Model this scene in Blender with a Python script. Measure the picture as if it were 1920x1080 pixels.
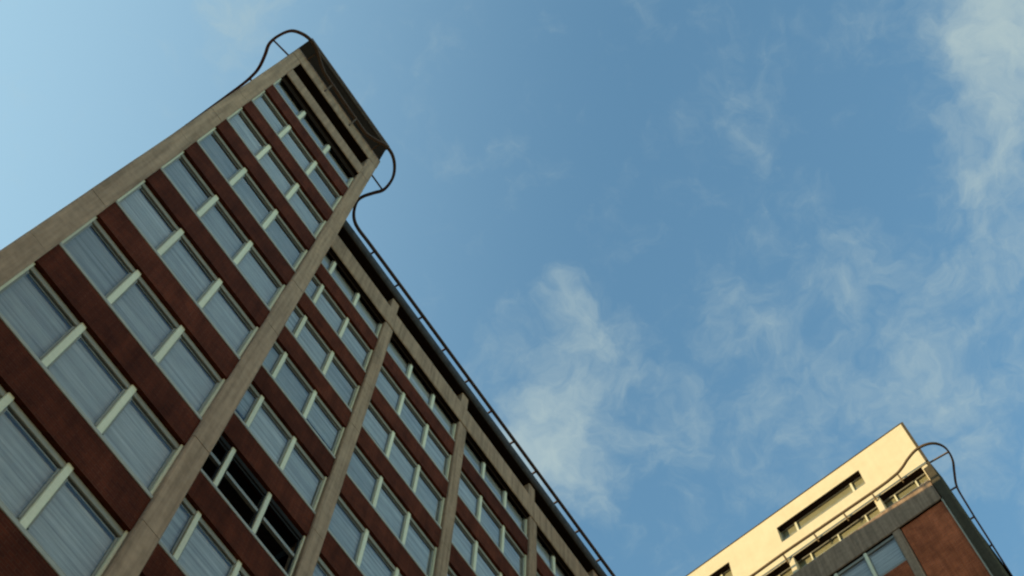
import bpy, math, random
from mathutils import Vector, Matrix
random.seed(7)
for o in list(bpy.data.objects): bpy.data.objects.remove(o)
scene = bpy.context.scene
G = 43.83                      # height of the top window row above the ground

# ------------------------------------------------------------------ camera
cam_d = bpy.data.cameras.new('camera'); cam = bpy.data.objects.new('camera', cam_d)
scene.collection.objects.link(cam); scene.camera = cam
rx = Vector((0.5605176822, -0.8278715919, 0.0211791216))
dn = Vector((0.7934921028, 0.5295690829, -0.2998780907))
fw = Vector((0.2370447443, 0.1848924381, 0.9537424052))
m = Matrix.Identity(4)
for i in range(3):
    m[i][0] = rx[i]; m[i][1] = -dn[i]; m[i][2] = -fw[i]
m[0][3], m[1][3], m[2][3] = 0.0, -10.5906, G - 42.231
cam.matrix_world = m
cam_d.sensor_width = 36.0; cam_d.lens = 36.0 * 2404.72 / 1920.0
cam_d.clip_start = 0.1; cam_d.clip_end = 5000

# ------------------------------------------------------------------ light
SUN_EL, SUN_AZ = math.radians(5.0), Vector((-0.66, 0.75, 0)).normalized()
world = bpy.data.worlds.new('World'); scene.world = world; world.use_nodes = True
wn, wl = world.node_tree.nodes, world.node_tree.links
for n in list(wn): wn.remove(n)
def wnode(t, **kw):
    n = wn.new(t)
    for k, v in kw.items(): setattr(n, k, v)
    return n
sky = wnode('ShaderNodeTexSky'); sky.sky_type = 'NISHITA'; sky.sun_disc = False
sky.sun_elevation = SUN_EL; sky.sun_rotation = math.atan2(SUN_AZ.x, SUN_AZ.y)
sky.altitude = 50; sky.air_density = 1.0; sky.dust_density = 0.6; sky.ozone_density = 1.9
tc = wnode('ShaderNodeTexCoord')
sep = wnode('ShaderNodeSeparateXYZ'); wl.new(tc.outputs['Generated'], sep.inputs[0])
zmax = wnode('ShaderNodeMath', operation='MAXIMUM'); wl.new(sep.outputs[2], zmax.inputs[0]); zmax.inputs[1].default_value = 0.12
def wmath(op, a, b=None, clamp=False):
    n = wnode('ShaderNodeMath', operation=op); n.use_clamp = clamp
    for i, v in enumerate((a, b)):
        if v is None: continue
        if isinstance(v, (int, float)): n.inputs[i].default_value = v
        else: wl.new(v, n.inputs[i])
    return n.outputs[0]
px = wmath('DIVIDE', sep.outputs[0], zmax.outputs[0]); py = wmath('DIVIDE', sep.outputs[1], zmax.outputs[0])
cmb = wnode('ShaderNodeCombineXYZ'); wl.new(px, cmb.inputs[0]); wl.new(py, cmb.inputs[1])
P = cmb.outputs[0]                                    # position on a flat, high layer of thin cloud
def wnoise(vec, scale, detail, rough, dist=0.0):
    n = wnode('ShaderNodeTexNoise'); wl.new(vec, n.inputs['Vector'])
    n.inputs['Scale'].default_value = scale; n.inputs['Detail'].default_value = detail
    n.inputs['Roughness'].default_value = rough; n.inputs['Distortion'].default_value = dist
    return n
def voff(vec, v, op='ADD'):
    n = wnode('ShaderNodeVectorMath', operation=op); wl.new(vec, n.inputs[0])
    if isinstance(v, tuple): n.inputs[1].default_value = v
    else: wl.new(v, n.inputs[1])
    return n.outputs[0]
def warp(vec, scale, amount, detail=3.0):
    n = wnoise(vec, scale, detail, 0.6)
    c = voff(n.outputs['Color'], (0.5, 0.5, 0.5), 'SUBTRACT')
    k = wnode('ShaderNodeVectorMath', operation='SCALE'); wl.new(c, k.inputs[0]); k.inputs['Scale'].default_value = amount
    return voff(vec, k.outputs[0])
PB = warp(P, 9.0, 0.10)                               # slow drift shapes the banks
PW = warp(PB, 34.0, 0.030, 5.0)                       # fine curl frays their edges
fine = wnoise(PW, 26.0, 9.0, 0.62).outputs['Fac']
broad = wnoise(PB, 6.0, 4.0, 0.55).outputs['Fac']
cov = wmath('MULTIPLY', wmath('SUBTRACT', broad, 0.72), 0.6)
# the banks of thin cloud overhead, where they hang in the sky: centre, radius, weight
for (bx, by, br, bw) in [(0.279, 0.143, 0.034, 0.24), (0.303, 0.160, 0.034, 0.22), (0.330, 0.182, 0.050, 0.20),
                         (0.275, 0.208, 0.036, 0.16), (0.350, 0.135, 0.06, 0.10), (0.380, 0.000, 0.070, 0.17),
                         (0.395, -0.050, 0.045, 0.17), (0.395, 0.065, 0.06, 0.12), (0.42, 0.235, 0.09, 0.24),
                         (0.44, 0.13, 0.10, 0.13), (0.280, -0.232, 0.070, 0.60), (0.318, -0.205, 0.050, 0.26),
                         (0.368, -0.168, 0.055, 0.27), (0.410, -0.165, 0.075, 0.20), (0.56, -0.10, 0.14, 0.18),
                         (0.35, 0.240, 0.075, 0.17), (0.39, 0.275, 0.07, 0.18), (-0.060, 0.235, 0.045, 0.30), (0.50, 0.02, 0.13, 0.15)]:
    dn_ = wnode('ShaderNodeVectorMath', operation='DISTANCE'); wl.new(PW, dn_.inputs[0]); dn_.inputs[1].default_value = (bx, by, 0)
    mr = wnode('ShaderNodeMapRange', interpolation_type='SMOOTHERSTEP'); wl.new(dn_.outputs['Value'], mr.inputs['Value'])
    mr.inputs['From Min'].default_value = 0.0; mr.inputs['From Max'].default_value = br * 1.5
    mr.inputs['To Min'].default_value = bw; mr.inputs['To Max'].default_value = 0.0
    cov = wmath('ADD', cov, mr.outputs[0])
dens = wmath('ADD', cov, wmath('MULTIPLY', wmath('SUBTRACT', fine, 0.5), 0.95))
mrc = wnode('ShaderNodeMapRange', interpolation_type='SMOOTHSTEP'); wl.new(dens, mrc.inputs['Value'])
mrc.inputs['From Min'].default_value = -0.13; mrc.inputs['From Max'].default_value = 0.72
mrc.inputs['To Min'].default_value = 0.0; mrc.inputs['To Max'].default_value = 0.84
# thin veil that brightens towards the sun
vd = wnode('ShaderNodeVectorMath', operation='DOT_PRODUCT'); wl.new(tc.outputs['Generated'], vd.inputs[0]); vd.inputs[1].default_value = tuple(SUN_AZ)
mv = wnode('ShaderNodeMapRange', interpolation_type='SMOOTHSTEP'); wl.new(vd.outputs['Value'], mv.inputs['Value'])
mv.inputs['From Min'].default_value = -0.12; mv.inputs['From Max'].default_value = 0.60; mv.inputs['To Min'].default_value = 0.0; mv.inputs['To Max'].default_value = 1.0
fade = wmath('MULTIPLY', sep.outputs[2], 2.2, clamp=True)
cl = wmath('MULTIPLY', mrc.outputs[0], fade)
CLOUD, VEIL = (0.74, 0.92, 0.92), (0.68, 1.06, 1.30)
mixv = wnode('ShaderNodeMix', data_type='RGBA'); wl.new(mv.outputs[0], mixv.inputs['Factor'])
tint = wnode('ShaderNodeMix', data_type='RGBA', blend_type='MULTIPLY'); tint.inputs['Factor'].default_value = 1.0
wl.new(sky.outputs[0], tint.inputs['A']); tint.inputs['B'].default_value = (0.76, 0.90, 0.86, 1)      # the film's teal rendering of a clear sky
wl.new(tint.outputs['Result'], mixv.inputs['A']); mixv.inputs['B'].default_value = (*VEIL, 1)
mixc = wnode('ShaderNodeMix', data_type='RGBA'); wl.new(cl, mixc.inputs['Factor'])
wl.new(mixv.outputs['Result'], mixc.inputs['A']); mixc.inputs['B'].default_value = (*CLOUD, 1)
bg = wnode('ShaderNodeBackground'); wl.new(mixc.outputs['Result'], bg.inputs['Color']); bg.inputs['Strength'].default_value = 0.15
wo = wnode('ShaderNodeOutputWorld'); wl.new(bg.outputs[0], wo.inputs['Surface'])

sun_d = bpy.data.lights.new('sun', 'SUN'); sun_d.energy = 1.3; sun_d.angle = math.radians(0.53); sun_d.color = (1.0, 0.78, 0.43)
sun = bpy.data.objects.new('sun', sun_d); scene.collection.objects.link(sun)
sdir = Vector((SUN_AZ.x * math.cos(SUN_EL), SUN_AZ.y * math.cos(SUN_EL), math.sin(SUN_EL)))
sun.rotation_euler = sdir.to_track_quat('Z', 'Y').to_euler(); sun.location = (-40, 60, 90)

vs = scene.view_settings; vs.view_transform = 'Standard'; vs.look = 'None'; vs.gamma = 1.0; vs.exposure = 2.1
scene.render.engine = 'CYCLES'; scene.cycles.filter_width = 2.2
scene.cycles.max_bounces = 8; scene.cycles.transparent_max_bounces = 12

# ------------------------------------------------------------------ materials
def mat(name, col, rough=0.8, col2=None, nscale=6.0, bump=0.0, bscale=60.0, streak=0.0, vary=0.0, spec=0.3, metal=0.0):
    m = bpy.data.materials.new(name); m.use_nodes = True
    nt = m.node_tree; N, L = nt.nodes, nt.links
    b = N['Principled BSDF']; b.inputs['Roughness'].default_value = rough; b.inputs['Metallic'].default_value = metal
    b.inputs['Specular IOR Level'].default_value = spec
    geo = N.new('ShaderNodeNewGeometry'); out = None
    n1 = N.new('ShaderNodeTexNoise'); L.new(geo.outputs['Position'], n1.inputs['Vector'])
    n1.inputs['Scale'].default_value = nscale; n1.inputs['Detail'].default_value = 6; n1.inputs['Roughness'].default_value = 0.65
    rp = N.new('ShaderNodeMapRange'); L.new(n1.outputs['Fac'], rp.inputs['Value'])
    rp.inputs['From Min'].default_value = 0.3; rp.inputs['From Max'].default_value = 0.7
    mx = N.new('ShaderNodeMix'); mx.data_type = 'RGBA'; L.new(rp.outputs[0], mx.inputs['Factor'])
    mx.inputs['A'].default_value = (*col, 1); mx.inputs['B'].default_value = (*(col2 or tuple(c * 0.8 for c in col)), 1)
    out = mx.outputs['Result']
    if streak:
        mp = N.new('ShaderNodeMapping'); L.new(geo.outputs['Position'], mp.inputs['Vector']); mp.inputs['Scale'].default_value = (7, 7, 0.35)
        n2 = N.new('ShaderNodeTexNoise'); L.new(mp.outputs[0], n2.inputs['Vector']); n2.inputs['Scale'].default_value = 1.0; n2.inputs['Detail'].default_value = 4
        r2 = N.new('ShaderNodeMapRange'); L.new(n2.outputs['Fac'], r2.inputs['Value'])
        r2.inputs['From Min'].default_value = 0.35; r2.inputs['From Max'].default_value = 0.75
        r2.inputs['To Min'].default_value = 1.0; r2.inputs['To Max'].default_value = 1.0 - streak
        sc = N.new('ShaderNodeVectorMath'); sc.operation = 'SCALE'; L.new(out, sc.inputs[0]); L.new(r2.outputs[0], sc.inputs['Scale']); out = sc.outputs[0]
    if vary:
        oi = N.new('ShaderNodeObjectInfo'); r3 = N.new('ShaderNodeMapRange'); L.new(oi.outputs['Random'], r3.inputs['Value'])
        r3.inputs['To Min'].default_value = 1 - vary; r3.inputs['To Max'].default_value = 1 + vary
        sc = N.new('ShaderNodeVectorMath'); sc.operation = 'SCALE'; L.new(out, sc.inputs[0]); L.new(r3.outputs[0], sc.inputs['Scale']); out = sc.outputs[0]
    L.new(out, b.inputs['Base Color'])
    if bump:
        nb = N.new('ShaderNodeTexNoise'); L.new(geo.outputs['Position'], nb.inputs['Vector']); nb.inputs['Scale'].default_value = bscale; nb.inputs['Detail'].default_value = 3
        bp = N.new('ShaderNodeBump'); bp.inputs['Strength'].default_value = bump; bp.inputs['Distance'].default_value = 0.01
        L.new(nb.outputs['Fac'], bp.inputs['Height']); L.new(bp.outputs[0], b.inputs['Normal'])
    return m

def brick_mat(name, c1, c2, mortar, along='X'):
    m = bpy.data.materials.new(name); m.use_nodes = True
    N, L = m.node_tree.nodes, m.node_tree.links; b = N['Principled BSDF']
    b.inputs['Roughness'].default_value = 0.9; b.inputs['Specular IOR Level'].default_value = 0.06
    tcn = N.new('ShaderNodeTexCoord'); sp = N.new('ShaderNodeSeparateXYZ'); L.new(tcn.outputs['Object'], sp.inputs[0])
    ad = N.new('ShaderNodeMath'); ad.operation = 'ADD'; L.new(sp.outputs[0], ad.inputs[0]); L.new(sp.outputs[1], ad.inputs[1])
    cb = N.new('ShaderNodeCombineXYZ'); L.new(ad.outputs[0], cb.inputs[0]); L.new(sp.outputs[2], cb.inputs[1])
    bt = N.new('ShaderNodeTexBrick'); L.new(cb.outputs[0], bt.inputs['Vector'])
    bt.inputs['Color1'].default_value = (*c1, 1); bt.inputs['Color2'].default_value = (*c2, 1); bt.inputs['Mortar'].default_value = (*mortar, 1)
    bt.inputs['Scale'].default_value = 1.0; bt.inputs['Brick Width'].default_value = 0.225; bt.inputs['Row Height'].default_value = 0.075
    bt.inputs['Mortar Size'].default_value = 0.006; bt.inputs['Bias'].default_value = 0.0
    geo = N.new('ShaderNodeNewGeometry'); n1 = N.new('ShaderNodeTexNoise'); L.new(geo.outputs['Position'], n1.inputs['Vector'])
    n1.inputs['Scale'].default_value = 1.3; n1.inputs['Detail'].default_value = 5
    r = N.new('ShaderNodeMapRange'); L.new(n1.outputs['Fac'], r.inputs['Value']); r.inputs['From Min'].default_value = 0.3; r.inputs['From Max'].default_value = 0.7
    r.inputs['To Min'].default_value = 0.75; r.inputs['To Max'].default_value = 1.2
    sc = N.new('ShaderNodeVectorMath'); sc.operation = 'SCALE'; L.new(bt.outputs['Color'], sc.inputs[0]); L.new(r.outputs[0], sc.inputs['Scale'])
    mp = N.new('ShaderNodeMapping'); L.new(geo.outputs['Position'], mp.inputs['Vector']); mp.inputs['Scale'].default_value = (3.5, 3.5, 0.5)
    n2 = N.new('ShaderNodeTexNoise'); L.new(mp.outputs[0], n2.inputs['Vector']); n2.inputs['Scale'].default_value = 1.0; n2.inputs['Detail'].default_value = 6; n2.inputs['Roughness'].default_value = .7
    r2 = N.new('ShaderNodeMapRange'); L.new(n2.outputs['Fac'], r2.inputs['Value']); r2.inputs['From Min'].default_value = 0.3; r2.inputs['From Max'].default_value = 0.7
    r2.inputs['To Min'].default_value = 0.62; r2.inputs['To Max'].default_value = 1.25
    oi = N.new('ShaderNodeObjectInfo'); r3 = N.new('ShaderNodeMapRange'); L.new(oi.outputs['Random'], r3.inputs['Value']); r3.inputs['To Min'].default_value = .82; r3.inputs['To Max'].default_value = 1.18
    mm = N.new('ShaderNodeMath'); mm.operation = 'MULTIPLY'; L.new(r2.outputs[0], mm.inputs[0]); L.new(r3.outputs[0], mm.inputs[1])
    sc2 = N.new('ShaderNodeVectorMath'); sc2.operation = 'SCALE'; L.new(sc.outputs[0], sc2.inputs[0]); L.new(mm.outputs[0], sc2.inputs['Scale'])
    L.new(sc2.outputs[0], b.inputs['Base Color'])
    bp = N.new('ShaderNodeBump'); bp.inputs['Strength'].default_value = 0.5; bp.inputs['Distance'].default_value = 0.008; bp.invert = True
    L.new(bt.outputs['Fac'], bp.inputs['Height']); L.new(bp.outputs[0], b.inputs['Normal'])
    return m

def glass_mat(name, tint=(0.82, 0.86, 0.86)):
    m = bpy.data.materials.new(name); m.use_nodes = True
    N, L = m.node_tree.nodes, m.node_tree.links
    for n in list(N): N.remove(n)
    o = N.new('ShaderNodeOutputMaterial'); mx = N.new('ShaderNodeMixShader')
    g0 = N.new('ShaderNodeNewGeometry'); dt = N.new('ShaderNodeVectorMath'); dt.operation = 'DOT_PRODUCT'; L.new(g0.outputs['Incoming'], dt.inputs[0]); L.new(g0.outputs['Normal'], dt.inputs[1])
    def mth(op, a, b=None):
        n = N.new('ShaderNodeMath'); n.operation = op
        for i, v in enumerate((a, b)):
            if v is None: continue
            if isinstance(v, float): n.inputs[i].default_value = v
            else: L.new(v, n.inputs[i])
        return n.outputs[0]
    fres = mth('ADD', mth('MULTIPLY', mth('POWER', mth('SUBTRACT', 1.0, mth('ABSOLUTE', dt.outputs['Value'])), 5.0), 0.92), 0.08)   # thin pane, both faces
    t = N.new('ShaderNodeBsdfTransparent'); t.inputs[0].default_value = (*tint, 1)
    g = N.new('ShaderNodeBsdfGlossy'); g.inputs['Roughness'].default_value = 0.03
    geo = N.new('ShaderNodeNewGeometry'); nz = N.new('ShaderNodeTexNoise'); L.new(geo.outputs['Position'], nz.inputs['Vector']); nz.inputs['Scale'].default_value = 1.4
    bp = N.new('ShaderNodeBump'); bp.inputs['Strength'].default_value = 0.15; bp.inputs['Distance'].default_value = 0.02; L.new(nz.outputs['Fac'], bp.inputs['Height'])
    L.new(bp.outputs[0], g.inputs['Normal'])
    L.new(fres, mx.inputs[0]); L.new(t.outputs[0], mx.inputs[1]); L.new(g.outputs[0], mx.inputs[2]); L.new(mx.outputs[0], o.inputs[0])
    return m

M = {}
M['concrete'] = mat('concrete', (0.45, 0.30, 0.195), 0.95, (0.33, 0.22, 0.142), 5.0, 0.6, 70.0, 0.45, 0.10, spec=0.1)
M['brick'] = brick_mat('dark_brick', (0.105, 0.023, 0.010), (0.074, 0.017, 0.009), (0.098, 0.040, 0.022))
M['brick2'] = brick_mat('red_brick', (0.50, 0.125, 0.045), (0.37, 0.09, 0.036), (0.40, 0.17, 0.09))
M['cream'] = mat('cream_paint', (0.80, 0.76, 0.54), 0.55, (0.70, 0.66, 0.45), 12.0, 0, streak=0.15, vary=0.06)
M['frame'] = mat('frame_paint', (0.30, 0.29, 0.24), 0.5, (0.25, 0.24, 0.20), 10.0, vary=0.08)
M['gap'] = mat('gasket', (0.02, 0.02, 0.02), 0.9)
M['dark_frame'] = mat('dark_frame', (0.03, 0.03, 0.032), 0.8, spec=0.05)
M['sill'] = mat('sill_metal', (0.40, 0.375, 0.30), 0.5, (0.33, 0.31, 0.25), 8.0)
def uneven_slats(m):
    N, L = m.node_tree.nodes, m.node_tree.links; b = N['Principled BSDF']; src = b.inputs['Base Color'].links[0].from_socket
    tcn = N.new('ShaderNodeNewGeometry'); mp = N.new('ShaderNodeMapping'); L.new(tcn.outputs['Position'], mp.inputs['Vector']); mp.inputs['Scale'].default_value = (.25, .25, 9.0)
    n = N.new('ShaderNodeTexNoise'); L.new(mp.outputs[0], n.inputs['Vector']); n.inputs['Scale'].default_value = 1.0; n.inputs['Detail'].default_value = 5; n.inputs['Roughness'].default_value = .75
    r = N.new('ShaderNodeMapRange'); L.new(n.outputs['Fac'], r.inputs['Value']); r.inputs['From Min'].default_value = .3; r.inputs['From Max'].default_value = .7; r.inputs['To Min'].default_value = .48; r.inputs['To Max'].default_value = 1.28
    sc = N.new('ShaderNodeVectorMath'); sc.operation = 'SCALE'; L.new(src, sc.inputs[0]); L.new(r.outputs[0], sc.inputs['Scale']); L.new(sc.outputs[0], b.inputs['Base Color']); return m
M['blind'] = mat('blind_slat', (0.58, 0.55, 0.52), 0.6, (0.50, 0.48, 0.46), 3.0, vary=0.2)
uneven_slats(M['blind'])
M['blind2'] = mat('ochre_blind', (0.42, 0.36, 0.20), 0.7, (0.36, 0.30, 0.17), 3.0, vary=0.1)
M['glass'] = glass_mat('window_glass')
M['room'] = mat('room_dark', (0.035, 0.033, 0.03), 0.95)
M['soffit_and_shade'] = mat('dark_shade_board', (0.026, 0.017, 0.012), 1.0, (0.018, 0.012, 0.009), 5.0, spec=0.0)  # dark brown cladding, also used to paint shade under beams, lintels, window heads
M['fascia'] = mat('fascia_metal', (0.085, 0.08, 0.08), 0.6, (0.05, 0.048, 0.048), 5.0, streak=0.4, spec=0.05)
M['steel'] = mat('track_steel', (0.10, 0.07, 0.05), 0.7, (0.15, 0.09, 0.055), 14.0, spec=0.15)
M['rail_paint'] = mat('rail_paint', (0.22, 0.155, 0.09), 0.7, (0.15, 0.10, 0.06), 14.0, spec=0.1)
M['render'] = mat('cream_render', (0.72, 0.62, 0.42), 0.9, (0.65, 0.55, 0.355), 1.1, 0.4, 30.0, 0.045)
M['pier'] = mat('grey_pier', (0.10, 0.085, 0.058), 1.0, (0.07, 0.06, 0.042), 5.0, streak=0.3, spec=0.0)
M['coping'] = mat('coping_stone', (0.11, 0.08, 0.062), 0.9, (0.075, 0.056, 0.045), 5.0, streak=0.3, spec=0.0)
M['trim'] = mat('pale_trim', (0.48, 0.43, 0.30), 0.7)
M['stucco'] = mat('pale_stucco', (0.66, 0.58, 0.44), 0.9, (0.6, 0.52, 0.39), 1.0, streak=0.12)
M['roof'] = mat('roof_felt', (0.10, 0.10, 0.10), 0.95)
M['asphalt'] = mat('asphalt', (0.055, 0.053, 0.05), 0.95, (0.04, 0.04, 0.04), 3.0, 0.6, 120.0)
M['paving'] = mat('paving', (0.30, 0.27, 0.23), 0.9, (0.24, 0.22, 0.19), 2.0, 0.4, 60.0)

# ------------------------------------------------------------------ mesh helpers
class MB:
    def __init__(s): s.v = []; s.f = []; s.mi = []
    def box(s, x0, x1, y0, y1, z0, z1, mi=0):
        b = len(s.v)
        s.v += [(x0, y0, z0), (x1, y0, z0), (x1, y1, z0), (x0, y1, z0), (x0, y0, z1), (x1, y0, z1), (x1, y1, z1), (x0, y1, z1)]
        s.f += [tuple(b + i for i in q) for q in ((0, 3, 2, 1), (4, 5, 6, 7), (0, 1, 5, 4), (1, 2, 6, 5), (2, 3, 7, 6), (3, 0, 4, 7))]
        s.mi += [mi] * 6; return s
    def cham(s, x0, x1, y0, y1, z0, z1, c=0.02, mi=0):
        """box whose vertical and horizontal front edges are chamfered (front = -y)"""
        b = len(s.v)
        pr = [(x0 + c, y0), (x1 - c, y0), (x1, y0 + c), (x1, y1), (x0, y1), (x0, y0 + c)]
        for z in (z0, z1): s.v += [(x, y, z) for x, y in pr]
        n = 6
        s.f += [tuple(b + i for i in reversed(range(n))), tuple(b + n + i for i in range(n))]
        s.f += [(b + i, b + (i + 1) % n, b + n + (i + 1) % n, b + n + i) for i in range(n)]
        s.mi += [mi] * (n + 2); return s
    def hcham(s, x0, x1, y0, y1, z0, z1, c=0.02, mi=0):
        b = len(s.v)
        pr = [(y0 + c, z0), (y1, z0), (y1, z1), (y0 + c, z1), (y0, z1 - c), (y0, z0 + c)]
        for x in (x0, x1): s.v += [(x, y, z) for y, z in pr]
        n = 6
        s.f += [tuple(b + i for i in range(n)), tuple(b + n + i for i in reversed(range(n)))]
        s.f += [(b + (i + 1) % n, b + i, b + n + i, b + n + (i + 1) % n) for i in range(n)]
        s.mi += [mi] * (n + 2); return s
    def quad(s, a, b_, c, d, mi=0):
        b = len(s.v); s.v += [a, b_, c, d]; s.f.append((b, b + 1, b + 2, b + 3)); s.mi.append(mi); return s
    def mesh(s, name, mats):
        me = bpy.data.meshes.new(name); me.from_pydata(s.v, [], s.f)
        for mm in (mats if isinstance(mats, (list, tuple)) else [mats]): me.materials.append(mm)
        me.polygons.foreach_set('material_index', s.mi); me.update(); return me
col = scene.collection
def put(name, me, parent=None, loc=(0, 0, 0)):
    o = bpy.data.objects.new(name, me); col.objects.link(o); o.parent = parent; o.location = loc; return o
def part(name, mb, mats, parent, loc=(0, 0, 0)): return put(name, mb.mesh(name, mats), parent, loc)
def sweep(pts, hw, hh, per=6):
    """steel track of box section along a smooth plan curve"""
    pts = [Vector(p) for p in pts]; fine_ = []
    for i in range(len(pts) - 1):
        p0, p1, p2, p3 = pts[max(i - 1, 0)], pts[i], pts[i + 1], pts[min(i + 2, len(pts) - 1)]
        k = per if (p2 - p1).length < 1.2 else 1
        for j in range(k):
            t = j / k
            if k == 1: fine_.append(p1); continue
            fine_.append(0.5 * ((2 * p1) + (p2 - p0) * t + (2 * p0 - 5 * p1 + 4 * p2 - p3) * t * t + (3 * p1 - p0 - 3 * p2 + p3) * t ** 3))
    fine_.append(pts[-1]); mb = MB(); n = len(fine_)
    sec = [(-hw, -hh), (hw, -hh), (hw, -hh * .45), (hw * .45, -hh * .3), (hw * .45, hh * .3), (hw, hh * .45), (hw, hh), (-hw, hh), (-hw, hh * .45), (-hw * .45, hh * .3), (-hw * .45, -hh * .3), (-hw, -hh * .45)]
    K = len(sec)
    for i, p in enumerate(fine_):
        t = (fine_[min(i + 1, n - 1)] - fine_[max(i - 1, 0)]).normalized(); s = Vector((t.y, -t.x, 0))
        for a, c in sec: mb.v.append(tuple(p + s * a + Vector((0, 0, c))))
    for i in range(n - 1):
        for k in range(K):
            a = i * K + k; b = i * K + (k + 1) % K
            mb.f.append((a, b, b + K, a + K)); mb.mi.append(0)
    mb.f.append(tuple(range(K))); mb.f.append(tuple((n - 1) * K + k for k in reversed(range(K)))); mb.mi += [0, 0]
    return mb
def bar(mb, a, b, w=0.05, h=0.06):
    a, b = Vector(a), Vector(b); t = (b - a).normalized()
    s = t.cross(Vector((0, 0, 1)))
    s = s.normalized() if s.length > 1e-4 else Vector((1, 0, 0))
    u = s.cross(t); base = len(mb.v)
    for p in (a, b):
        for i, j in ((-1, -1), (1, -1), (1, 1), (-1, 1)): mb.v.append(tuple(p + s * w / 2 * i + u * h / 2 * j))
    mb.f += [tuple(base + i for i in q) for q in ((0, 3, 2, 1), (4, 5, 6, 7), (0, 1, 5, 4), (1, 2, 6, 5), (2, 3, 7, 6), (3, 0, 4, 7))]; mb.mi += [0] * 6

FH = 3.2; MOD = 4.59; CW = 0.47; MW = 0.135
WB, WT = -1.12, 1.03                       # window band below / above its middle
OPEN = MOD - CW; THIRD = OPEN / 3; BF = -.065; JW = .05
WIN_W = (OPEN - 2 * MW - 2 * JW) / 3
# --- shared meshes: window (origin = centre of the opening, mullion plane y = 0, y runs into the building)
def window_mesh(w, b=WB, t=WT, rail=None, name='window', lead=.30):
    """frame with a deep bottom rail, a dark joint, then the sash"""
    mb = MB(); h = w / 2; y0, y1 = .03, .11; z0, z1 = b + .02, t
    mb.hcham(-h, h, y0, y1, z0, b + lead, .012); mb.hcham(-h, h, y0, y1, z1 - .17, z1, .012)
    mb.box(-h, -h + .02, y0 + .03, y1, b + lead, z1 - .17); mb.box(h - .02, h, y0 + .03, y1, b + lead, z1 - .17)
    g0, g1 = b + lead, z1 - .17
    mb.box(-h + .02, h - .02, y0 + .05, y1, g0, g0 + .04, 1); mb.box(-h + .02, h - .02, y0 + .05, y1, g1 - .04, g1, 1)
    s0, s1 = y0 + .02, y1 + .003
    mb.box(-h + .02, h - .02, s0 + .03, s1, g0 + .04, g0 + .065); mb.box(-h + .02, h - .02, s0 + .03, s1, g1 - .065, g1 - .04)
    mb.box(-h + .02, -h + .045, s0, s1, g0 + .065, g1 - .065); mb.box(h - .045, h - .02, s0, s1, g0 + .065, g1 - .065)
    if rail is not None: mb.box(-h + .045, h - .045, s0 - .02, s1, rail - .06, rail + .06, 2)
    return mb.mesh(name, [M['frame'], M['gap'], M['frame']] if rail is None else [M['dark_frame'], M['gap'], M['frame']])
def pane_mesh(w, b=WB, t=WT, lead=.30):
    h = w / 2 - .045; mb = MB(); y = .075; z0, z1 = b + lead + .065, t - .235
    mb.quad((-h, y, z0), (h, y, z0), (h, y, z1), (-h, y, z1)); return mb.mesh('pane', M['glass'])
def blind_mesh(w, b=WB, t=WT, drop=1.0):
    mb = MB(); h = w / 2 - .01; z = t - .19; zb = z - (t - b - .50) * drop
    mb.box(-h, h, .125, .16, z, z + .05)
    while z > zb:
        mb.quad((-h, .150, z - .058), (h, .150, z - .058), (h, .135, z - .002), (-h, .135, z - .002)); z -= .075
    mb.box(-h, h, .13, .155, z - .03, z)
    return mb.mesh('blind', M['blind'])
def mullion_mesh(b=WB, t=WT, w=MW):
    return MB().cham(-w / 2, w / 2, -.005, .20, b + .125, t, .015).mesh('mullion', M['cream'])
W_ME, WR_ME, P_ME = window_mesh(WIN_W), window_mesh(WIN_W, rail=0.02, name='window_with_rail'), pane_mesh(WIN_W)
BL = [blind_mesh(WIN_W, drop=d) for d in (1.0, 1.0, 1.0, 1.0, 1.0, 1.0, 0.96, 0.9, 0.72)]
MU_ME = mullion_mesh()
SP_ME = MB().box(-OPEN / 2, OPEN / 2, BF, .30, WT, FH + WB).mesh('brick_panel', M['brick'])
SI_ME = MB().hcham(-OPEN / 2, OPEN / 2, BF - .012, .12, FH + WB + .012, FH + WB + .12, .01).mesh('sill', M['sill'])
J_ME = MB().box(-.025, .025, -.01, .14, WB + .125, WT).mesh('jamb', M['cream'])
TD_ME = MB().box(-OPEN / 2, OPEN / 2, -.02, .02, .48, WT).mesh('head_shade', M['soffit_and_shade'])  # near-black strip painting the shade over the top-row panes
O_ME = MB().quad((0, 0, WB + .365), (WIN_W - .09, 0, WB + .365), (WIN_W - .09, 0, WT - .235), (0, 0, WT - .235)).mesh('pane', M['glass'])
ROOM_ME = MB().box(-OPEN / 2, OPEN / 2, 1.6, 1.7, WB - .1, WT + .1).box(-OPEN / 2, OPEN / 2, .30, 1.6, WT, WT + .1).box(-OPEN / 2, OPEN / 2, .30, 1.6, WB - .1, WB).mesh('room', M['room'])
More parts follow.
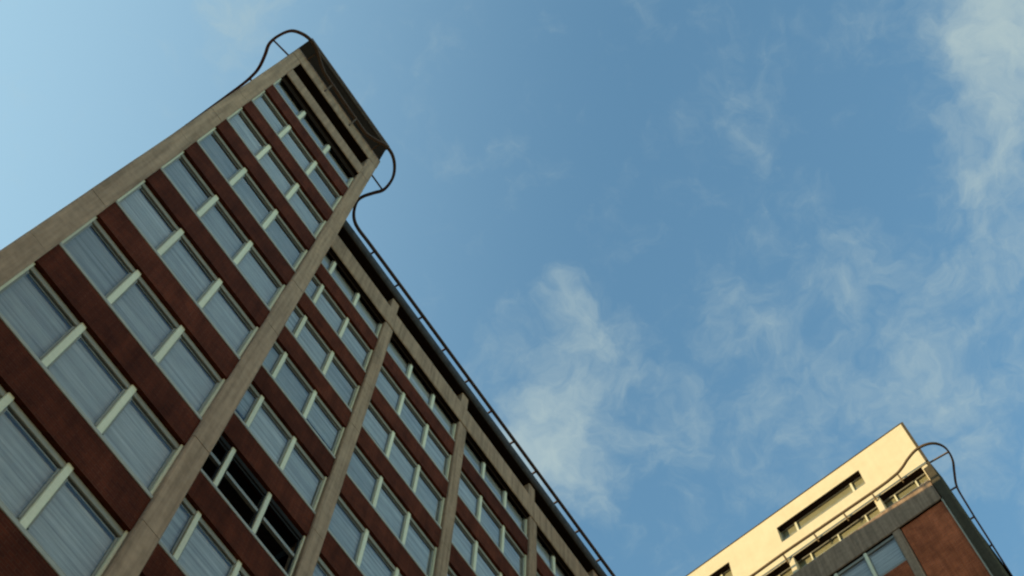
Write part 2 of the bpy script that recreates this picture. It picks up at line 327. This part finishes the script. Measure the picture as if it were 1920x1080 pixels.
def window_bay(parent, xc, y, row_z, mid_z, dark=False, top=False):
    """one storey of one bay: three windows, two mullions; the brick panel and sill stand above the windows below"""
    for k in (-1, 0, 1):
        # outer windows are bounded by the columns, the middle one by the mullions
        x = xc + k * (WIN_W + MW)
        w = put('window', WR_ME if dark else W_ME, parent, (x, y, row_z))
        if dark:                                  # casement swung open into the room
            put('pane', O_ME, w, (-WIN_W / 2 + .045, .12, 0)).rotation_euler = (0, 0, math.radians(82))
        else:
            put('pane', P_ME, w); put('blind', random.choice(BL), w)
    for k in (-.5, .5): put('mullion', MU_ME, parent, (xc + k * (WIN_W + MW), y, row_z))
    put('room', ROOM_ME, parent, (xc, y, row_z))
    for k in (-1, 1): put('jamb', J_ME, parent, (xc + k * (OPEN / 2 - .025), y, row_z))
    if top: put('head_shade', TD_ME, parent, (xc, y, row_z))
    put('brick_panel', SP_ME, parent, (xc, y, row_z - FH)); put('sill', SI_ME, parent, (xc, y, row_z - FH))

# ------------------------------------------------------------------ the ground
def tag(o, label=None, cat=None, kind=None, group=None):
    for k, v in (('label', label), ('category', cat), ('kind', kind), ('group', group)):
        if v: o[k] = v
    return o
tag(part('ground', MB().box(-900, 900, -900, 900, -1.0, 0.0), M['asphalt'], None), kind='structure')
tag(part('pavement', MB().box(-30, 27.5, -6.5, 2.0, 0.004, 0.12).box(23.0, 27.5, -60, -6.5, 0.004, 0.12), M['paving'], None), kind='structure')

# ------------------------------------------------------------------ the tower at the left
def empty(name, loc, rz=0.0):
    o = bpy.data.objects.new(name, None); col.objects.link(o); o.location = loc; o.rotation_euler = (0, 0, rz); o.empty_display_size = 1; return o
tower = tag(empty('tower_block', (0, 0, 0)), 'tall brick and concrete tower block with banded windows, its shaded face filling the left', 'building')
YM = 2.276                                  # the long wing stands back from the projecting bay
BX = 2.32                                   # middle of the projecting bay
MX = [7.13 + MOD * i for i in range(5)]     # middles of the wing's bays
ROWS = 13
# body behind the facade
DEPTH = 15.0
core = MB()
core.box(-.17, .2, .365, DEPTH, 0, G + 4.78); core.box(4.45, 4.83, .365, YM + .3, 0, G + 4.78)          # bay returns
core.box(.2, 4.45, 1.71, DEPTH, 0, G + 4.78)
core.box(4.45, 30.4, YM + 1.71, DEPTH, 0, G + 3.5)
part('wall', core, M['brick'], tower)
BASE = -FH * (ROWS - 1) + WB                # underside of the lowest row
base = MB(); base.box(.2, 4.45, .012, 1.71, 0, G + BASE - FH + 1.98); base.box(4.83, 30.3, YM + .012, YM + 1.71, 0, G + BASE - FH + 1.98)
part('ground_floor_wall', base, M['brick'], tower)
for r in range(ROWS):
    z = G - FH * r
    window_bay(tower, BX, 0.0, z, z, top=(r == 0))
    for i, x in enumerate(MX): window_bay(tower, x, YM, z, z, dark=(i == 0 and r == 5), top=(r == 0))
# columns
def cast_column(ztop):
    mb = MB(); z = 0.0; lifts = [G - FH * r + 1.35 for r in range(13, -1, -1)]
    for zl in [q for q in lifts if 1 < q < ztop - .5] + [ztop]:
        dx = random.uniform(-.004, .004); dy = random.uniform(-.006, .004)
        mb.cham(-CW / 2 + dx, CW / 2 + dx, -.15 + dy, .36, z + .012 * (z > 0), zl, .03)
        if zl < ztop: mb.box(-CW / 2 + .02, CW / 2 - .02, -.13, .355, zl, zl + .012)
        z = zl
    return mb.mesh('column', M['concrete'])
for x in (BX - MOD / 2, BX + MOD / 2): put('column', cast_column(G + 3.575), tower, (x, 0, 0))
for i in range(6): put('column', cast_column(G + .628), tower, (MX[0] - MOD / 2 + MOD * i, YM, 0))
STUB = MB().cham(-CW / 2 + .03, CW / 2 - .03, -.06, .35, G + 2.15, G + 3.55, .03).mesh('column_head', M['concrete'])
for i in range(6): put('column_head', STUB, tower, (MX[0] - MOD / 2 + MOD * i, YM, 0))
# beams over the top windows
x0, x1 = BX - MOD / 2 + CW / 2, BX + MOD / 2 - CW / 2
part('beam', MB().hcham(x0, x1, -.165, .36, G + .96, G + 2.02, .03), M['concrete'], tower)
part('beam', MB().hcham(x0 - CW - .004, x1 + CW + .004, -.165, .36, G + 3.58, G + 4.80, .03), M['concrete'], tower)
for za, zb_ in ((.96, .93), (3.58, 3.55)): part('dark_shade_board', MB().box(x0, x1, -.13, .25, G + zb_, G + za - .002), M['soffit_and_shade'], tower)  # shade on the bay beams' undersides, put in as dark boards
part('dark_shade_board', MB().box(4.84, 30.3, YM - .15, YM + .25, G + .63, G + .658), M['soffit_and_shade'], tower)  # dark strip added for the shade beneath the wing beam
part('recess_shade', MB().box(x0, x1, .25, .35, G + 2.02, G + 3.58), M['soffit_and_shade'], tower)  # near-black sheet standing in for the shaded gap between the bay beams
part('beam', MB().hcham(4.84, 30.3, YM - .185, YM + .36, G + .66, G + 2.15, .03), M['concrete'], tower)
# clerestory under the wing's roof
for i, x in enumerate(MX):
    part('clerestory_panel', MB().box(x - OPEN / 2, x + OPEN / 2, YM + .26, YM + .34, G + 2.15, G + 3.55), M['soffit_and_shade'], tower)
rf = part('roof', MB().box(4.84, 30.4, YM - .12, DEPTH + .2, G + 3.55, G + 4.02), M['soffit_and_shade'], tower)
fm = MB()
K = 8                                                       # half-round gutter along the eaves
for k in range(K + 1):
    a = math.pi * k / K * .62 - .25
    fm.v += [(4.84, YM - .10 - .16 * math.sin(a + .25) * 1.0 + .0, G + 3.60 + .42 * (1 - math.cos(a + .25)) * .75), (30.4, YM - .10 - .16 * math.sin(a + .25), G + 3.60 + .42 * (1 - math.cos(a + .25)) * .75)]
for k in range(K):
    fm.f.append((2 * k, 2 * k + 1, 2 * k + 3, 2 * k + 2)); fm.mi.append(0)
fm.box(4.84, 30.4, YM - .115, YM + .3, G + 4.02, G + 4.10)
part('gutter', fm, M['fascia'], rf)
part('roof_covering', MB().box(4.84, 30.4, YM + .3, DEPTH, G + 4.02, G + 4.5), M['roof'], rf)
# brick block that tops the bay
top = part('parapet', MB().box(x0 - CW + .02, x1 + CW - .02, -.10, 9.0, G + 4.80, G + 7.22), M['soffit_and_shade'], tower)
part('coping', MB().hcham(x0 - CW - .01, x1 + CW + .01, -.16, 9.05, G + 7.22, G + 7.50, .03), M['coping'], top)
part('coping_edge', MB().box(x0 - CW - .03, x1 + CW + .03, -.18, 9.07, G + 7.502, G + 7.70), M['steel'], top)
# track for the cleaning cradle
TZ = G + 4.75
tr = [(-.25, 14.5), (-.27, 5.0), (-.31, 2.6), (-.37, 1.85), (-.48, 1.44), (-.71, 1.01), (-.94, .64), (-.98, .19), (-.87, -.29), (-.56, -.565), (-.2, -.69), (.2, -.67), (.55, -.54), (.9, -.43), (1.3, -.38), (3.3, -.33), (3.75, -.36), (4.1, -.50), (4.47, -.68), (4.88, -.69), (5.30, -.5), (5.63, -.16), (5.79, .34), (5.68, .75), (5.57, 1.16), (5.6, 1.45), (5.82, 1.76), (6.12, 1.97), (6.5, 2.05), (7.2, 2.04), (9.0, 2.03), (27.0, 2.0)]
track = part('cradle_track', sweep([(x, y, TZ) for x, y in tr], .052, .075), M['steel'], tower)
def bracket(a, b, w=.055, h=.06, parent=track):
    mb = MB(); bar(mb, a, b, w, h); return part('bracket', mb, M['steel'], parent)
for i in range(12):
    x = 7.55 + 1.58 * i
    mb = MB(); bar(mb, (x, 2.03, TZ - .02), (x, 2.35, TZ - .02), .07, .07); bar(mb, (x, 2.30, TZ - .02), (x, 2.38, G + 4.05), .06, .06)
    part('bracket', mb, M['steel'], track)
for x in (1.55, 3.05):
    mb = MB(); bar(mb, (x, -.37, TZ - .05), (x, -.14, TZ - .05), .07, .07); bar(mb, (x, -.37, TZ - .06), (x, -.18, G + 4.0), .05, .05)
    part('bracket', mb, M['steel'], track)
bracket((-.97, .44, TZ), (-.15, .30, TZ)); bracket((5.74, .40, TZ), (4.8, .40, TZ))
bracket((-.36, 2.0, TZ), (-.1, 2.0, TZ)); bracket((5.6, 1.5, TZ), (4.8, 1.5, TZ), .045, .05); bracket((-.33, 5.0, TZ), (-.1, 5.0, TZ))
bracket((4.3, -.6, TZ), (4.3, -.1, TZ)); bracket((.3, -.69, TZ), (.3, -.1, TZ))

# ------------------------------------------------------------------ the sunlit building at the right
eu = Vector((0.107, 1, 0)).normalized()
ang = math.atan2(-eu.y, -eu.x)
P0 = Vector((26.93, -10.0, 0))
blk = tag(empty('corner_building', P0, ang), 'brick building at lower right with a sunlit cream top storey above a grey beam', 'building')
# local frame: x = -u (to the right along the front), y into the building
XR, XL = 1.27, -12.2
D2 = 16.0
def prism(mb, pl, z0, z1):
    b = len(mb.v); n = len(pl)
    for z in (z0, z1): mb.v += [(x, y, z) for x, y in pl]
    mb.f += [tuple(b + i for i in reversed(range(n))), tuple(b + n + i for i in range(n))] + [(b + i, b + (i + 1) % n, b + n + (i + 1) % n, b + n + i) for i in range(n)]
    mb.mi += [0] * (n + 2); return mb
SK = -.112                                   # the side wall is not quite square to the front
def body(x_l, x_r, y0, z0, z1): return [(x_l, y0), (x_r + SK * y0, y0), (x_r + SK * D2, D2), (x_l, D2)], z0, z1
part('wall', prism(prism(MB(), *body(XL, XR - .45, 1.75, 0, G + 3.4)), *body(.5, XR - .03, .705, 0, G + 4.5)), M['brick2'], blk)
# top storey: cream render with long recessed window strips
ZB, ZT = G + 4.62, G + 8.45
strips = [(-5.66, -1.39), (-12.3, -8.22)]
tm = MB()
R0, R1 = G + 6.06, G + 7.32
tm.box(XL, 1.13, 0, .36, ZB, R0); tm.box(XL, 1.13, 0, .36, R1, ZT)
tm.box(-1.39, 1.13, .0, .36, R0, R1); tm.box(-8.22, -5.66, .0, .36, R0, R1)
top2 = part('top_storey_wall', tm, M['render'], blk)
part('roof', prism(MB(), *body(XL, XR - .16, .42, G + 4.705, ZT - .1)), M['roof'], blk)
part('coping', prism(MB(), [(1.132, -.02), (XR - .02, -.02), (XR - .02 + SK * D2, D2), (1.132 + SK * D2, D2)], ZB - .4, ZT + .05).box(XL, 1.13, -.03, .4, ZT + .003, ZT + .05), M['pier'], top2)
S_ME = {}
for a, b in strips:
    a_ = max(a, XL); w = b - a_; mb = MB(); y0, y1 = .27, .33; r0, r1 = R0 - G, R1 - G
    mb.box(-w / 2, w / 2, y0, y1, r0 + .001, r0 + .07); mb.box(-w / 2, w / 2, y0, y1, r1 - .07, r1 - .001)
    for f in (-w / 2 + .03, w / 2 - .03): mb.box(f - .03, f + .03, y0 + .002, y1, r0 + .07, r1 - .07)
    for f in ((-w / 2 + .78), (w / 2 - .62)): mb.box(f - .045, f + .045, y0 - .02, y1, r0 + .07, r1 - .07, 1)
    xc = (a_ + b) / 2
    wn_ = part('strip_window', mb, [M['frame'], M['cream']], blk, (xc, 0, G))
    pm = MB().quad((-w / 2 + .06, .30, r0 + .07), (w / 2 - .06, .30, r0 + .07), (w / 2 - .06, .30, r1 - .07), (-w / 2 + .06, .30, r1 - .07)); part('pane', pm, M['glass'], wn_)
    bm_ = MB(); zz = r1 - .05
    while zz > r0 + .1:
        bm_.quad((-w / 2 + .02, .35, zz - .05), (w / 2 - .02, .35, zz - .05), (w / 2 - .02, .34, zz - .004), (-w / 2 + .02, .34, zz - .004)); zz -= .055
    part('blind', bm_, M['blind2'], wn_)
# clerestory strip below it
part('soffit_and_shade', MB().box(XL, 1.13, .012, 1.75, ZB - .035, ZB - .002), M['soffit_and_shade'], blk)  # dark underside: shade below the top storey, held in its colour
for a, b in strips: part('dark_shade_board', MB().box(max(a, XL), b, .012, .27, R1 - .032, R1 - .002), M['soffit_and_shade'], blk)  # near-black boards paint the shade under the strip-window lintels
for k, (a, b) in enumerate([(-1.17, .86), (-5.42, -1.43), (-9.75, -5.68), (XL, -10.0)]):
    w = b - a; xc = (a + b) / 2; mb = MB(); r0, r1 = 3.43, 4.58
    mb.box(-w / 2, w / 2, .28, .36, r0, r0 + .10); mb.box(-w / 2, w / 2, .28, .36, r1 - .08, r1 - .002)
    for f in ([-.5, .5] if w < 3 else [-1.35, 0, 1.35]):
        if abs(f) < w / 2: mb.box(f - .03, f + .03, .275, .36, r0 + .1, r1 - .08, 1)
    wn_ = part('clerestory_window', mb, [M['frame'], M['cream']], blk, (xc, 0, G))
    part('pane', MB().quad((-w / 2, .31, r0 + .1), (w / 2, .31, r0 + .1), (w / 2, .31, r1 - .08), (-w / 2, .31, r1 - .08)), M['glass'], wn_)
    bm_ = MB(); zz = r1 - .05
    while zz > r0 + .12:
        bm_.quad((-w / 2, .385, zz - .056), (w / 2, .385, zz - .056), (w / 2, .37, zz - .002), (-w / 2, .37, zz - .002)); zz -= .075
    part('blind', bm_, M['blind2'], wn_)
PO = MB().cham(-.13, .13, .02, .5, G + 3.425, G + 4.582, .02).mesh('post', M['render'])
for x in (.99, -1.30, -5.55, -9.87): put('post', PO, blk, (x, 0, 0))
part('beam', MB().hcham(XL, .86, -.06, .50, G + 1.80, G + 3.42, .03), M['concrete'], blk)
part('dark_shade_board', MB().box(XL, .86, -.03, .25, G + 1.77, G + 1.798), M['soffit_and_shade'], blk)  # shade below this beam, painted as a dark strip
part('corner_pier', MB().cham(.90, XR, -.10, .7, 0, G + 4.20, .03), M['pier'], blk)
part('pier_trim', MB().box(.84, .898, -.05, .3, 0, G + 1.765), M['trim'], blk)
part('end_panel', MB().box(-1.03, .838, .03, .36, 0, G + 1.765), M['brick2'], blk)
POST = MB().cham(-.17, .17, -.04, .4, 0, G + 1.765, .03).mesh('column', M['concrete'])
for x in (-1.24, -5.56, -9.88): put('column', POST, blk, (x, 0, 0))
WH = .98
for a, b in ((-5.39, -1.41), (-9.71, -5.73), (XL, -10.05)):
    W2 = b - a; xc = (a + b) / 2; n = 3 if W2 > 3 else 1
    w2 = (W2 - (n - 1) * .13) / n
    wm, pm, bm_ = window_mesh(w2, -WH, WH, lead=.2), pane_mesh(w2, -WH, WH, lead=.2), blind_mesh(w2, -WH, WH)
    mm = mullion_mesh(-WH - .1, WH, .13)
    sp = MB().box(-W2 / 2, W2 / 2, .0, .3, WH, FH - WH).mesh('brick_panel', M['brick2'])
    rm = MB().box(-W2 / 2, W2 / 2, 1.6, 1.7, -1.1, 1.1).box(-W2 / 2, W2 / 2, .3, 1.6, WH, 1.1).box(-W2 / 2, W2 / 2, .3, 1.6, -1.1, -WH).mesh('room', M['room'])
    for r in range(13):
        z = G + .78 - FH * r
        for k in range(n):
            x = a + w2 / 2 + k * (w2 + .13)
            w = put('window', wm, blk, (x, 0, z)); put('pane', pm, w); put('blind', bm_, w)
            if k < n - 1: put('mullion', mm, blk, (x + w2 / 2 + .065, 0, z))
        put('room', rm, blk, (xc, 0, z)); put('brick_panel', sp, blk, (xc, 0, z - FH))
part('ground_floor_wall', MB().box(XL, -1.41, .015, 1.7, 0, G + .78 - FH * 13 + .97), M['brick2'], blk)
inv = Matrix.Rotation(-ang, 4, 'Z') @ Matrix.Translation(-P0)
t2 = [(27.85, 1.6), (27.41, -3.0), (27.25, -4.3), (26.85, -8.6), (26.69, -9.75), (26.55, -10.2), (26.33, -10.6), (26.16, -11.07), (26.19, -11.54), (26.40, -11.88), (26.78, -12.07), (27.33, -12.05), (27.85, -11.85), (28.35, -11.66), (28.8, -11.60), (30.0, -11.58), (40.0, -11.6)]
track2 = part('cradle_track', sweep([tuple(inv @ Vector((x, y, TZ))) for x, y in t2], .036, .055), M['rail_paint'], blk)
def b2(a, b, w=.055, h=.06):
    mb = MB(); bar(mb, tuple(inv @ Vector(a)), tuple(inv @ Vector(b)), w, h); part('bracket', mb, M['rail_paint'], track2)
for y in (-2.8, -4.3, -5.82, -7.28, -8.66, -9.93):
    x = 26.70 + (y + 9.75) * .107; b2((x, y, TZ - .04), (x + .30, y - .03, TZ - .08)); b2((x + .02, y, TZ - .06), (x + .26, y - .03, TZ - .35), .05, .05)
b2((26.95, -12.05, TZ), (26.95, -11.2, TZ))
for x in (28.46, 30.03, 31.55, 33.2, 34.8): b2((x, -11.6, TZ - .02), (x, -11.2, TZ - .05))

# ------------------------------------------------------------------ unseen block added behind the camera to bounce warm sunlight onto the tower
opp = tag(empty('unseen_bounce_block', (-8, -52, 0)), 'added pale stucco block behind the viewer, unseen, bouncing warm light onto the tower', 'building')
OH = 36.0; nf, nb, bw = 11, 16, 4.4; ow = nb * bw
part('wall', MB().box(-ow / 2, ow / 2, -12, -.35, 0, OH), M['stucco'], opp)  # wall, piers, bands, parapet and windows here all belong to the added unseen block
pierm = MB().box(-bw / 2 + .0, -bw / 2 + 1.5, -.35, 0, 0, OH - 1.2).mesh('pier', M['stucco'])
for i in range(nb): put('pier', pierm, opp, (-ow / 2 + bw * (i + .5), 0, 0))
bandm = MB().box(-ow / 2, ow / 2, -.35, -.03, -.55, .75).mesh('band', M['stucco'])
for f in range(nf): put('band', bandm, opp, (0, 0, 1.5 + 3.2 * f))
part('parapet', MB().box(-ow / 2 - .1, ow / 2 + .1, -12.1, .1, OH - 1.2, OH + .3), M['stucco'], opp)
ww = bw - 1.5
ow_me = MB().box(-ww / 2, ww / 2, -.16, -.10, .75, .84).box(-ww / 2, ww / 2, -.16, -.10, 2.56, 2.65).box(-ww / 2, -ww / 2 + .08, -.16, -.10, .84, 2.56).box(ww / 2 - .08, ww / 2, -.16, -.10, .84, 2.56).box(-.05, .05, -.16, -.1, .84, 2.56).mesh('window', M['cream'])
op_me = MB().quad((ww / 2 - .08, -.13, .84), (-ww / 2 + .08, -.13, .84), (-ww / 2 + .08, -.13, 2.56), (ww / 2 - .08, -.13, 2.56)).mesh('pane', M['glass'])
for f in range(nf - 1):
    for i in range(nb):
        w = put('window', ow_me, opp, (-ow / 2 + bw * (i + .5) + .75, 0, 1.5 + 3.2 * f)); put('pane', op_me, w)
